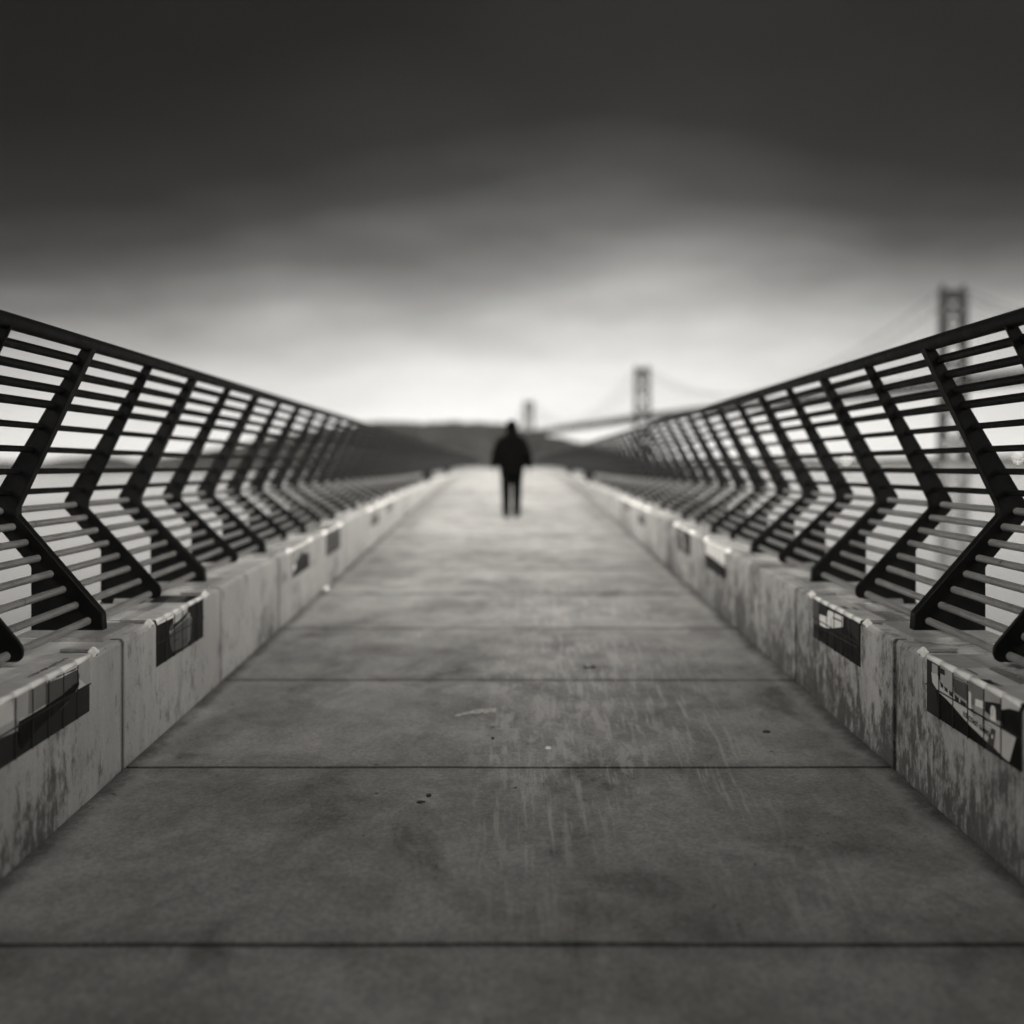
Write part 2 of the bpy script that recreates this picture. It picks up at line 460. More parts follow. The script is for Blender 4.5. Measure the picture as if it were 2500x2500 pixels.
# ------------------------------------------------------------------ suspension bridge
M_BR = simple("bridge_grey_paint", .004, .9, var=.2, scale=.05, spec=.05)
M_BRC = simple("bridge_concrete_pier", .015, .8, var=.2, scale=.05)
TOWERS = [(386.0, 1111.0), (208.5, 1993.0), (48.5, 3027.0)]
DECK_H = [EYE + 72, EYE + 76.5, EYE + 79]
TOP = EYE + 155

def bar3(bm, a, b, w, h=None):
    a, b = Vector(a), Vector(b); t = (b - a).normalized()
    up = Vector((0, 0, 1)) if abs(t.z) < .95 else Vector((0, 1, 0))
    s = t.cross(up).normalized() * w * .5; u = s.cross(t).normalized() * (h or w) * .5
    q = [bm.verts.new(p + i * s + j * u) for p in (a, b) for i, j in ((-1, -1), (1, -1), (1, 1), (-1, 1))]
    for f in ((3, 2, 1, 0), (4, 5, 6, 7), (0, 1, 5, 4), (1, 2, 6, 5), (2, 3, 7, 6), (3, 0, 4, 7)):
        bm.faces.new([q[i] for i in f])

def bridge():
    root = thing("suspension_bridge", "long grey suspension bridge crossing the bay, its lattice towers fading into the distance", "bridge", (TOWERS[0][0], TOWERS[0][1], 0))
    P = [Vector((x, y, 0)) for x, y in TOWERS]
    dirs = [(P[1] - P[0]).normalized(), (P[2] - P[0]).normalized(), (P[2] - P[1]).normalized()]
    for i, p in enumerate(P):
        d = dirs[i]; n = Vector((d.y, -d.x, 0))
        bm = bmesh.new()
        hw = 10.0
        def at(side, z, taper=True, along=0):
            k = 1.0 + .14 * (1 - z / TOP)
            return p + n * side * hw * k + d * along + Vector((0, 0, z))
        for s in (-1, 1):
            bar3(bm, at(s, 9), at(s, TOP - 3), 5.2, 6.5)
            bar3(bm, at(s, TOP - 3), at(s, TOP + 3.5), 3.0, 3.0)
        dk = DECK_H[i]
        levels = [12, 42, dk - 9, dk + 6, dk + 28, TOP - 30, TOP - 9]
        for a, b in zip(levels, levels[1:]):
            if a == dk - 9: continue
            bar3(bm, at(-1, a), at(1, b), 2.8); bar3(bm, at(1, a), at(-1, b), 2.8)
        for z in (42, dk + 6, TOP - 30): bar3(bm, at(-1, z), at(1, z), 3.0)
        bar3(bm, at(-1.1, TOP - 6.0), at(1.1, TOP - 6.0), 5.0, 10.0)
        link("tower", bm, M_BR, root)
        bm = bmesh.new()
        rings = []
        for z, k in ((-2, 1.0), (6, 1.0), (10, .92)):
            rings.append([bm.verts.new(p + n * math.copysign(abs(math.cos(t)) ** .5, math.cos(t)) * 17 * k + d * math.copysign(abs(math.sin(t)) ** .5, math.sin(t)) * 9 * k + Vector((0, 0, z))) for t in [q * math.pi / 8 + .2 for q in range(16)]])
        for A, B in zip(rings, rings[1:]):
            for q in range(16): bm.faces.new((A[q], A[(q + 1) % 16], B[(q + 1) % 16], B[q]))
        bm.faces.new(rings[-1])
        link("tower_pier", bm, M_BRC, root)
    # deck: two slabs joined by side trusses, on past the first tower towards the city and into the island
    path = [P[0] - dirs[0] * 420 + Vector((0, 0, DECK_H[0] - 3))] + [P[i] + Vector((0, 0, DECK_H[i])) for i in range(3)] + [P[2] + dirs[2] * 360 + Vector((0, 0, DECK_H[2] + 2))]
    bm = bmesh.new()
    for a, b in zip(path, path[1:]):
        d = (b - a).normalized(); n = Vector((d.y, -d.x, 0)).normalized()
        for dz, h in ((4.4, 1.6), (-4.4, 1.6)):
            bar3(bm, a + Vector((0, 0, dz)), b + Vector((0, 0, dz)), 20.0, h)
        L = (b - a).length; m = int(L / 9)
        for s in (-1, 1):
            for k in range(m):
                q0 = a + d * (L * k / m) + n * s * 9.4; q1 = a + d * (L * (k + 1) / m) + n * s * 9.4
                lo, hi = Vector((0, 0, -4)), Vector((0, 0, 4))
                bar3(bm, q0 + lo, q0 + hi, .9)
                bar3(bm, q0 + (lo if k % 2 else hi), q1 + (hi if k % 2 else lo), .9)
    link("deck", bm, M_BR, root)
    # main cables and their hangers
    spans = [(P[0] - dirs[0] * 354 + Vector((0, 0, DECK_H[0] + 2)), P[0] + Vector((0, 0, TOP)), .06),
             (P[0] + Vector((0, 0, TOP)), P[1] + Vector((0, 0, TOP)), None),
             (P[1] + Vector((0, 0, TOP)), P[2] + Vector((0, 0, TOP)), None),
             (P[2] + Vector((0, 0, TOP)), P[2] + dirs[2] * 354 + Vector((0, 0, DECK_H[2] + 4)), .06)]
    hang = bmesh.new()
    for s in (-1, 1):
        bm = bmesh.new()
        for a, b, sag in spans:
            d = (b - a); L = d.length; hd = Vector((d.x, d.y, 0)).normalized(); n = Vector((hd.y, -hd.x, 0))
            S = 66.0 if sag is None else 14.0
            pts = []
            for k in range(41):
                t = k / 40
                q = a.lerp(b, t) + n * s * 10; q.z -= S * 4 * t * (1 - t)
                pts.append(q)
            tube(bm, pts, .4, 6)
            for k in range(1, 40):
                t = k / 40
                dz = DECK_H[0] + (DECK_H[2] - DECK_H[0]) * .5 + 5
                if pts[k].z > dz + 3: bar3(hang, pts[k], (pts[k].x, pts[k].y, dz), .22)
        link("main_cable", bm, M_BR, root)
    h = link("suspender_ropes", hang, M_BR, root); h['kind'] = "stuff"
bridge()

# two lit lamps on the water's edge by the bridge
M_LAMP = bpy.data.materials.new("lit_lamp_glass"); M_LAMP.use_nodes = True
_b = M_LAMP.node_tree.nodes['Principled BSDF']
_b.inputs['Emission Color'].default_value = (1, .97, .9, 1); _b.inputs['Emission Strength'].default_value = 7
_b.inputs['Base Color'].default_value = (.8, .8, .78, 1)
def shore_lamp(x, y, z, label):
    r = thing("shore_lamp", label, "lamp", (x, y, 0))
    bm = bmesh.new(); tube(bm, [(x, y, -2), (x, y, z)], [.5, .3], 8); link("pole", bm, M_BR, r)
    bm = bmesh.new(); bmesh.ops.create_icosphere(bm, subdivisions=2, radius=.75, matrix=Matrix.Translation((x, y, z + .7)))
    link("lamp_globe", bm, M_LAMP, r, True)
    bm = bmesh.new(); tube(bm, [(x, y, -3), (x, y, 2.5)], [1.6, 1.6], 12); link("piling", bm, M_BRC, r)
shore_lamp((2066 - 1241) / 3125 * 1000, 1000, EYE + (1140 - 1126) / 3.125, "lit lamp across the water, seen left of the nearest bridge tower")
shore_lamp((2485 - 1241) / 3125 * 1000, 1000, EYE + (1140 - 1122) / 3.125, "lit lamp across the water, right of the nearest bridge tower at the photo's edge")

# ------------------------------------------------------------------ sea haze
def haze():
    bm = bmesh.new()
    box(bm, -7000, 7000, -300, 9000, -1.0, 200)
    m = bpy.data.materials.new("sea_haze"); m.use_nodes = True
    nt = m.node_tree; nt.nodes.remove(nt.nodes['Principled BSDF'])
    v = nt.nodes.new('ShaderNodeVolumePrincipled')
    v.inputs['Color'].default_value = grey(.95); v.inputs['Density'].default_value = HAZE
    v.inputs['Anisotropy'].default_value = .2
    nt.links.new(v.outputs[0], nt.nodes['Material Output'].inputs['Volume'])
    tag(link("haze", bm, m), "thin pale sea haze over the bay", "haze", kind="stuff")
HAZE = 1.15e-5
haze()

# ------------------------------------------------------------------ walkway
def walkway():
    bm = bmesh.new()
    k = -6
    while JOINT0 + k * PITCH < PIER_END:
        y0 = JOINT0 + k * PITCH + .012; y1 = y0 + PITCH - .024
        nx, ny = 26, 6
        rnd = random.Random(k)
        rows = []
        dz = 0.0
        ys = [y0] + [y0 + (y1 - y0) * j / ny for j in range(1, ny)] + [y1]
        for j, y in enumerate(ys):
            row = []
            for i in range(nx + 1):
                x = -1.895 + 3.79 * i / nx
                yy = y
                if j in (0, len(ys) - 1): yy += .005 * mnoise.noise(Vector((x * 3, k, 0))) * (1 if j else -1)
                row.append(bm.verts.new((x, yy, EYE + fl(y) + dz + .003 * mnoise.noise(Vector((x * 1.3, y * 1.3, 0))))))
            rows.append(row)
        # rounded arris then a vertical drop at both joint edges
        for edge, sgn in ((rows[0], -1), (rows[-1], 1)):
            pass
        front = [bm.verts.new(v.co + Vector((0, -.004, -.005))) for v in rows[0]]
        back = [bm.verts.new(v.co + Vector((0, .004, -.005))) for v in rows[-1]]
        fb = [bm.verts.new(v.co + Vector((0, 0, -.25))) for v in front]
        bb = [bm.verts.new(v.co + Vector((0, 0, -.25))) for v in back]
        allr = [fb, front] + rows + [back, bb]
        for A, B in zip(allr, allr[1:]):
            for i in range(nx): bm.faces.new((A[i], A[i + 1], B[i + 1], B[i]))
        k += 1
    tag(link("walkway", bm, M_FLOOR), kind="structure")
    # joint filler / deck structure underneath
    bm = bmesh.new()
    ys = [-6.6, 6, 17, 30, 34, 40, 48, 60, 80, 97, PIER_END]
    rows = [[bm.verts.new((x, y, EYE + fl(y) - dz)) for x, dz in ((-2.3, .7), (-2.3, .035), (2.3, .035), (2.3, .7))] for y in ys]
    for A, B in zip(rows, rows[1:]):
        for q in range(4): bm.faces.new((A[q], A[(q + 1) % 4], B[(q + 1) % 4], B[q]))
    bm.faces.new(rows[0]); bm.faces.new(rows[-1][::-1])
    tag(link("pier_slab_ground", bm, M_CORE), kind="structure")
walkway()

# ------------------------------------------------------------------ quay where the pier starts; unseen hall added to shade the near deck
QUAY_Z = EYE + FLOOR_AT_START
def quay():
    bm = bmesh.new()
    box(bm, -400, 400, -160, -6.65, -3, QUAY_Z - .02)
    tag(link("quay_ground", bm, M_FLOOR), kind="structure")
quay()
def blocker():
    y0 = -9.5; top = QUAY_Z + 13.6
    root = thing("added_light_blocker", "unseen dark arcaded hall standing on the quay where the pier begins", "light blocker", (0, y0, QUAY_Z))
    wall = simple("dark_brick", .07, .9, var=.3, scale=2)
    glass = simple("dark_window_glass", .03, .2, var=.2)
    stone = simple("stone_trim", .14, .8, var=.2)
    bm = bmesh.new(); box(bm, -85, 85, y0 - 24, y0, QUAY_Z - .1, top); link("wall", bm, wall, root)
    bm = bmesh.new(); box(bm, -85.6, 85.6, y0 - 24.6, y0 + .6, top, top + .9); link("roof", bm, stone, root)
    bm = bmesh.new(); box(bm, -85.3, 85.3, y0 + .002, y0 + .3, QUAY_Z + 8.0, QUAY_Z + 8.5); link("cornice", bm, stone, root)
    for i in range(24):
        x = -80 + i * 160 / 23
        for zz, h in ((.3, 6.5), (9.0, 3.4)):
            bm = bmesh.new(); n = 10; w = min(2.0, h * .6)
            pts = [(x - w, QUAY_Z + zz), (x + w, QUAY_Z + zz)] + [(x + w * math.cos(q * math.pi / n), QUAY_Z + zz + h - w + w * math.sin(q * math.pi / n)) for q in range(n + 1)]
            prism(bm, pts, y0 + .003, y0 + .06); link("window", bm, glass, root)
blocker()

# ------------------------------------------------------------------ kerb walls
KERB_BACK = 2.46
def kerb(s, label):
    root = thing("concrete_kerb_wall", label, "kerb wall", (s * 2.1, JOINT0, EYE + fl(JOINT0)))
    k = -5
    while JOINT0 + k * PITCH < PIER_END - 1:
        y0 = JOINT0 + k * PITCH + .011; y1 = y0 + PITCH - .022
        bm = bmesh.new()
        rows = []
        N = 5
        rnd = random.Random(k * 7 + s)
        off = rnd.uniform(-.004, .004)
        for j in range(N):
            y = y0 + (y1 - y0) * j / (N - 1)
            e = .012 if j in (0, N - 1) else 0.0
            t = EYE + kt(y); f = EYE + fl(y)
            w = off + .003 * mnoise.noise(Vector((y * 2, s, 0)))
            pr = [(HALF + w + e, f - .05), (HALF + w + e, t - .03), (HALF + w + e + .010, t - .008 - e * .5), (HALF + w + .028, t - e), (KERB_BACK - .02, t - e), (KERB_BACK, t - .03), (KERB_BACK, f - .65), (HALF + .4, f - .65)]
            rows.append([bm.verts.new((s * a, y, b)) for a, b in pr])
        n = len(rows[0])
        # pull the end rings in a touch: a chamfered arris at each joint
        for A, B in zip(rows, rows[1:]):
            for q in range(n): bm.faces.new((A[q], A[(q + 1) % n], B[(q + 1) % n], B[q]))
        bm.faces.new(rows[0]); bm.faces.new(rows[-1])
        # end chamfer ring positions
        for ring, sg in ((rows[0], 1), (rows[-1], -1)):
            pass
        bmesh.ops.recalc_face_normals(bm, faces=bm.faces[:])
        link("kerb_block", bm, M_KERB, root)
        k += 1
    bm = bmesh.new()
    ys = [JOINT0 - 4.9 * PITCH, 6.4, 17.7, 31, 33.5, 50, 75, 97, PIER_END - 1.5]
    rows = [[bm.verts.new((s * a, y, EYE + b)) for a, b in ((HALF + .035, fl(y) - .3), (HALF + .035, kt(y) - .035), (KERB_BACK - .04, kt(y) - .035), (KERB_BACK - .04, fl(y) - .3))] for y in ys]
    for A, B in zip(rows, rows[1:]):
        for q in range(4): bm.faces.new((A[q], A[(q + 1) % 4], B[(q + 1) % 4], B[q]))
    bmesh.ops.recalc_face_normals(bm, faces=bm.faces[:])
    link("joint_filler", bm, M_CORE, root)
    return root
kerb(-1, "stained concrete kerb wall with square tile pictures along the left edge of the walkway")
kerb(1, "concrete kerb wall with heavy dark blotches along the right edge of the walkway")

# ------------------------------------------------------------------ railings
THICK0, POST_PITCH = 6.52, 1.08
RAIL_X, RAIL_H = 2.137, .625
def front_x(y, h):
    """x of the post's inner edge at height h"""
    kh = kink(y); ch = min(kt(y) + .096, kh - .02)
    if h >= kh: return 2.497 + (2.107 - 2.497) * (h - kh) / (.60 - kh)
    return 2.497 + (2.06 - 2.497) * (kh - h) / (kh - ch)

UPPER = [.080, .157, .236, .312, .420, .535, .648, .755]     # bar drops below the handrail
def railing(s, label):
    root = thing("steel_railing", label, "railing", (s * 2.2, THICK0, EYE + kt(THICK0)))
    for k in range(-7, 90):
        y = THICK0 + k * POST_PITCH
        if y > PIER_END - 2: break
        thick = k % 2 == 0
        t = kt(y); kh = kink(y); ch = min(t + .096, kh - .02)
        frac = (2.657 - 2.418) / (2.497 - 2.06)
        bk = kh - frac * (kh - ch)
        if thick:
            low = [(2.06, ch), (2.052, t - .012), (2.418, t - .012), (2.418, bk)]
        else:
            g = min(.032, (ch - t) * .5)
            r = []
            c = Vector((2.105, t + g + .045))
            hh = max(ch, t + g + .02)
            low = [(2.068, hh + .012), (2.060, hh - .01), (2.060, t + g + .030), (2.068, t + g + .012), (2.085, t + g), (2.34, t + g), (2.352, t - .006), (2.418, t - .006), (2.418, max(bk, t + g + .02))]
        poly = [(2.107, .600), (2.497 - .006, kh + .02), (2.497 - .006, kh - .02)] + low + [(2.640, kh - .015), (2.632, kh + .03), (2.160, .606)]
        h = .038 if thick else .011
        bm = bmesh.new()
        prism(bm, [(s * a, EYE + b) for a, b in poly], y - h, y + h, .004 if y < 30 else 0)
        post = link("thick_post" if thick else "thin_post", bm, M_POST, root)
        if thick:
            bm = bmesh.new()
            box(bm, min(s * 1.975, s * 2.425), max(s * 1.975, s * 2.425), y - .285, y + .235, EYE + t - .03, EYE + t + .011)
            for v in bm.verts:                                      # plate follows the slope of the wall top
                v.co.z += (v.co.y - y) * (kt(y + .2) - kt(y - .2)) / .4
            bmesh.ops.bevel(bm, geom=bm.edges[:], offset=.003, segments=1, affect='EDGES')
            link("base_plate", bm, M_PLATE, post if False else root)
    ys = [-2.2, 0, 3, 6.4, 10, 14, 17.7, 22, 27, 31, 33.5, 37, 42, 50, 60, 75, 90, PIER_END - 2]
    bm = bmesh.new()
    tube(bm, [(s * RAIL_X, y, EYE + RAIL_H) for y in ys], .036, 16)
    link("handrail", bm, M_RAIL, root)
    for i, dz in enumerate(UPPER):
        pts = []
        for y in ys:
            kh = kink(y)
            h = RAIL_H - dz * (RAIL_H - kh) / .85
            pts.append((s * (front_x(y, h) + .055 + .03 * dz), y, EYE + h))
        bm = bmesh.new(); tube(bm, pts, .0215 if i < 4 else .0165, 10)
        link("bar", bm, M_RAIL, root)
    for i in range(8):
        pts = []
        for y in ys:
            kh = kink(y); b = min(kt(y) + .058, kh - .01)
            h = kh + (b - kh) * i / 7
            pts.append((s * (2.575 + (2.13 - 2.575) * i / 7), y, EYE + h))
        bm = bmesh.new(); tube(bm, pts, .0190, 12)
        link("bar", bm, M_BAR, root)
    return root
railing(-1, "dark kinked steel railing with round bars running along the left side of the pier")
railing(1, "dark kinked steel railing with round bars along the right side, the bridge behind it")

# ------------------------------------------------------------------ tile panels
PL = 1.06                      # length along the wall
PV = .252                      # height of the face
def slab_poly(bm, pts3, nrm, th, mi):
    A = [bm.verts.new(p) for p in pts3]
    B = [bm.verts.new(Vector(p) - nrm * th) for p in pts3]
    f = bm.faces.new(A); f.material_index = mi
    n = len(A)
    for i in range(n):
        g = bm.faces.new((A[i], B[i], B[(i + 1) % n], A[(i + 1) % n])); g.material_index = mi
    bmesh.ops.recalc_face_normals(bm, faces=[q for q in bm.faces])
    if f.normal.dot(nrm) < 0: pass

def gloss(n, v): return simple(n, v, .16, 0, .12, 7.0, spec=.6)
GT = [gloss("black_gloss_tile", .01), gloss("dark_gloss_tile", .03), gloss("dark_grey_gloss_tile", .09), gloss("mid_grey_gloss_tile", .2), gloss("light_grey_gloss_tile", .38), gloss("pale_gloss_tile", .6), gloss("white_gloss_tile", .82)]
GL = [G_BLACK, G_NAVY, G_DGREY, G_MGREY, G_LGREY, G_PALE, G_WHITE]
def tile_panel(s, yfar, label, upper, lower, art=(), top=5, top_marks=(), lines=(), text=None, cols=6, group=None):
    root = thing("tile_panel", label, "tile panel", (s * HALF, yfar - PL / 2, EYE + kt(yfar - PL / 2) - .13), group)
    nrm = Vector((-s, 0, 0))
    def P(u, v, o):
        y = yfar - u
        return Vector((s * (HALF - .006 - o), y, EYE + kt(y) - v))
    def Pt(u, w, o):
        y = yfar - u
        return Vector((s * (HALF + w), y, EYE + kt(y) + .006 + o))
    # front tiles on dark grout
    g = .003
    tw = PL / cols
    bm = bmesh.new()
    slab_poly(bm, [P(0, .002, -.002), P(PL, .002, -.002), P(PL, PV, -.002), P(0, PV, -.002)], nrm, .02, 0)
    slab_poly(bm, [Pt(0, .0, -.003), Pt(PL, .0, -.003), Pt(PL, .262, -.003), Pt(0, .262, -.003)], Vector((0, 0, 1)), .02, 0)
    link("grout_bed", bm, M_GROUT, root)
    bm = bmesh.new()
    for r in range(2):
        v0 = .014 if r == 0 else .126 + g; v1 = .126 - g if r == 0 else PV - g
        for c in range(cols):
            u0, u1 = c * tw + g, (c + 1) * tw - g
            mi = upper if r == 0 else lower
            if isinstance(mi, (list, tuple)): mi = mi[c % len(mi)]
            slab_poly(bm, [P(u0, v0, 0), P(u1, v0, 0), P(u1, v1, 0), P(u0, v1, 0)], nrm, .008, mi)
    link("front_tiles", bm, GL, root)
    bm = bmesh.new()
    for r in range(2):
        w0 = .014 if r == 0 else .138; w1 = .132 if r == 0 else .258
        for c in range(cols // 2):
            u0, u1 = c * 2 * tw + g, (c + 1) * 2 * tw - g
            slab_poly(bm, [Pt(u0, w0, 0), Pt(u1, w0, 0), Pt(u1, w1, 0), Pt(u0, w1, 0)], Vector((0, 0, 1)), .008, top if not isinstance(top, (list, tuple)) else top[(r * 3 + c) % len(top)])
    link("top_tiles", bm, GT, root)
    bm = bmesh.new()                                          # rounded nosing, one piece per tile
    for c in range(cols):
        u0, u1 = c * tw + g * .8, (c + 1) * tw - g * .8
        a = P(u0, .006, 0); b = P(u1, .006, 0)
        ins = Vector((s * .0085, 0, 0))
        tube(bm, [a + ins * 1.2, a + ins * 1.2 + (b - a) * .03, b + ins * 1.2 - (b - a) * .03, b + ins * 1.2], [.011, .0145, .0145, .011], 12)
    link("edge_tiles", bm, GT[6], root)
    # picture: flat glazed shapes a hair proud of the tile face, cut by the same grout lines
    bm = bmesh.new(); n = 0
    for i, (mi, pts) in enumerate(art):
        o = .0008 + .0004 * (i % 12)
        pts = [(min(max(u, .002), PL - .002), min(max(v, .013), PV - .001)) for u, v in pts]
        v3 = [bm.verts.new(P(u, v, o)) for u, v in pts]
        f = bm.faces.new(v3); f.material_index = mi; n += 1
        f.normal_update()
        if f.normal.dot(nrm) < 0: f.normal_flip()
    for (mi, pts) in top_marks:
        v3 = [bm.verts.new(Pt(u, w, .0012)) for u, w in pts]
        f = bm.faces.new(v3); f.material_index = mi; n += 1
        f.normal_update()
        if f.normal.z < 0: f.normal_flip()
    for mi, a, b, w in lines:
        a3, b3 = P(a[0], a[1], .0062), P(b[0], b[1], .0062)
        dd = (b3 - a3).normalized(); q = dd.cross(nrm) * w * .5
        f = bm.faces.new([bm.verts.new(p) for p in (a3 - q, b3 - q, b3 + q, a3 + q)]); f.material_index = mi; n += 1
        f.normal_update()
        if f.normal.dot(nrm) < 0: f.normal_flip()
    if n: link("ship_picture", bm, GL, root)
    else: bm.free()
    if n:                                                     # grout lines over the picture
        bm = bmesh.new()
        for c in range(1, cols):
            slab_poly(bm, [P(c * tw - g, .013, .0068), P(c * tw + g, .013, .0068), P(c * tw + g, PV, .0068), P(c * tw - g, PV, .0068)], nrm, .002, 0)
        slab_poly(bm, [P(0, .126 - g, .0068), P(PL, .126 - g, .0068), P(PL, .126 + g, .0068), P(0, .126 + g, .0068)], nrm, .002, 0)
        link("grout_lines", bm, M_GROUT, root)
    if text:
        body, u, v, size, slope = text
        cu = bpy.data.curves.new("lettering", 'FONT'); cu.body = body; cu.size = size; cu.extrude = .0004; cu.offset = .0006
        cu.space_character = 1.12
        tmp = bpy.data.objects.new("lettering_tmp", cu)
        me = bpy.data.meshes.new_from_object(tmp)
        bpy.data.objects.remove(tmp); bpy.data.curves.remove(cu)
        o3 = P(u, v, .0066)
        ex = (P(u + .1, v + slope * .1, .0066) - o3).normalized(); ez = nrm; ey = ez.cross(ex)
        mat = Matrix((ex, ey, ez)).transposed().to_4x4(); mat.translation = o3
        me.transform(mat); me.materials.clear(); me.materials.append(G_BLACK)
        o = bpy.data.objects.new("lettering", me); COL.objects.link(o); o.parent = root
        o.matrix_parent_inverse = Matrix.Translation(-root.location)
    return root

def ctr(k): return JOINT0 - PITCH / 2 + k * PITCH          # middle of wall block k
def far(k): return ctr(k) + PL / 2 + .005

B_, N_, D_, M_, L_, P_, W_ = range(7)
def rib_lines(u0, u1, va, vb, n, mi=0, w=.003):
    return [(mi, (u0 + (u1 - u0) * i / n, va), (u0 + (u1 - u0) * i / n, vb), w) for i in range(n + 1)]

# left wall, nearest: stern of a ship, grey above a black waterline
L1_art = [
 (L_, [(0, .126), (0, .013), (.16, .013), (.16, .07), (.06, .118)]),
 (L_, [(.849, .095), (1.06, .095), (1.06, .132), (.855, .146)]),
 (L_, [(.917, .013), (.743, .013), (.75, .106), (.849, .107)]),
 (M_, [(.743, .013), (.56, .013), (.564, .106), (.75, .107)]),
 (D_, [(.56, .013), (.479, .015), (.371, .020), (.168, .035), (.143, .062), (.152, .089), (.251, .092), (.332, .100), (.379, .106), (.564, .106)]),
 (B_, [(.849, .109), (.757, .106), (.567, .108), (.379, .106), (.332, .100), (.251, .092), (.152, .087), (.147, .104), (.177, .126), (.227, .128), (.3, .146), (.383, .159), (.567, .176), (.695, .195), (.79, .222), (.82, .226), (.845, .20)]),
 (W_, [(.545, .013), (.194, .013), (.16, .031), (.371, .030), (.479, .024), (.545, .022)])]
L1_lines = rib_lines(.17, .54, .013, .028, 16, 0, .003) + [(0, (.17, .021), (.54, .018), .003), (0, (.2, .026), (.45, .014), .003), (P_, (.849, .108), (.57, .108), .004), (P_, (.15, .10), (.22, .127), .002), (M_, (.3, .147), (.40, .162), .002)]
L1_top = [(D_, [(.10 + i * .034, .055 + .012 * math.sin(i * 2.1)), (.125 + i * .034, .050), (.128 + i * .034, .066 + .01 * math.cos(i * 1.7)), (.108 + i * .034, .070)]) for i in range(14)]
tile_panel(-1, far(0), "tile picture of a grey ship stern on the left wall, nearest the viewer", [P_, P_, P_, P_, P_, P_], N_, L1_art, P_, L1_top, L1_lines, group=None)
# left wall, second: pale pot-shaped hull on black
L2_art = [
 (W_, [(.36, .013), (1.05, .013), (1.05, .026), (.72, .030), (.40, .020)]),
 (P_, [(.72, .024), (.407, .018), (.401, .041), (.588, .064), (.72, .071)]),
 (D_, [(.81, .10), (.79, .07), (.74, .06), (.70, .085), (.80, .108)]),
 (D_, [(.805, .109), (.76, .108), (.385, .079), (.301, .091), (.329, .212), (.407, .237), (.74, .222), (.79, .165)]),
 (M_, [(.385, .085), (.301, .091), (.329, .212), (.38, .226)]),
 (L_, [(.814, .090), (.80, .108), (.78, .112), (.396, .082), (.307, .095), (.352, .050), (.407, .052), (.44, .070), (.76, .100)])]
tile_panel(-1, far(1), "black tile picture with a pale-rimmed hull and striped white block, left wall", B_, B_, L2_art, [B_, W_, W_, N_, L_, P_], (), rib_lines(.42, .70, .02, .05, 9, D_, .004) + [(B_, (.40, .075), (.78, .108), .006), (B_, (.42, .19), (.52, .205), .006), (B_, (.62, .165), (.74, .165), .006)])
# left wall, third and fourth
tile_panel(-1, far(3), "pale tile picture with a small black hull low on it, third on the left wall", L_, L_, [(N_, [(.25, .10), (.52, .07), (.84, .12), (.95, .20), (1.03, .235), (.1, .235), (.10, .14)]), (B_, [(.1, .18), (1.0, .2), (1.05, .24), (.1, .24)]), (W_, [(.86, .13), (.97, .12), (1.0, .18), (.9, .19)])], P_)
tile_panel(-1, far(4), "plain dark grey tile panel on the left wall, just beyond the small black hull picture", D_, D_, [(N_, [(.0, .2), (1.06, .21), (1.06, .25), (0, .25)])], L_)
# right wall, nearest: a rescue boat with lettering on its hull
R1_art = [
 (N_, [(0, .013), (.12, .013), (.12, .12), (.17, .25), (0, .25)]),
 (L_, [(.248, .013), (.326, .014), (.331, .085), (.248, .074)]),
 (L_, [(.075, .02), (.15, .02), (.15, .06), (.075, .06)]),
 (L_, [(.326, .014), (.515, .014), (.515, .11), (.331, .095)]),
 (P_, [(.069, .062), (.083, .105), (.117, .117), (.163, .133), (.253, .142), (.36, .159), (.534, .193), (.722, .216), (.812, .223), (.898, .237), (.959, .240), (1.023, .133), (.891, .132), (.722, .131), (.582, .136), (.511, .129), (.507, .111), (.331, .101), (.184, .08), (.148, .059)]),
 (N_, [(.153, .022), (.244, .022), (.244, .045), (.158, .047)]),
 (N_, [(.184, .080), (.229, .088), (.229, .106), (.194, .103)]), (N_, [(.239, .090), (.285, .095), (.288, .112), (.248, .110)]),
 (N_, [(.3, .097), (.35, .101), (.352, .119), (.307, .118)]), (N_, [(.369, .101), (.425, .107), (.425, .124), (.374, .123)]), (N_, [(.442, .106), (.507, .111), (.507, .128), (.443, .128)]),
 (D_, [(.369, .023), (.484, .022), (.516, .034), (.516, .100), (.369, .092), (.352, .05)]),
 (M_, [(.525, .014), (.681, .014), (.689, .062), (.604, .076), (.595, .108), (.53, .105)]),
 (W_, [(.518, .060), (.538, .055), (.556, .06), (.556, .132), (.514, .129)]),
 (L_, [(.582, .102), (.700, .098), (.80, .112), (.883, .105), (.883, .130), (.71, .134), (.582, .133)]),
 (W_, [(.606, .072), (.689, .065), (.693, .096), (.604, .100)]),
 (L_, [(.702, .013), (.875, .013), (.875, .038), (.796, .048), (.706, .062)]),
 (P_, [(.879, .013), (1.055, .013), (1.055, .027), (.959, .038), (.883, .058)]),
 (W_, [(.772, .076), (.785, .062), (.812, .060), (.824, .07), (.828, .118), (.772, .121)]),
 (D_, [(.784, .150), (.828, .150), (.808, .222), (.739, .216)]),
 (W_, [(.785, .175), (.80, .175), (.80, .19), (.785, .19)])]
R1_lines = [(B_, (.582, .128), (.76, .132), .0022), (B_, (.582, .138), (.80, .146), .002), (B_, (.59, .148), (.78, .160), .002), (B_, (.60, .10), (.60, .15), .005), (B_, (.70, .13), (.70, .158), .004), (B_, (.80, .07), (.80, .10), .004), (B_, (.39, .07), (.39, .09), .006), (L_, (.38, .03), (.49, .028), .004)]
R1_top = [(D_, [(.36, .03), (.52, .03), (.50, .045), (.38, .043)]), (B_, [(.60, .004), (.70, .004), (.76, .05), (.66, .04), (.62, .05)]), (M_, [(.3, .15), (.5, .15), (.52, .20), (.33, .19)])]
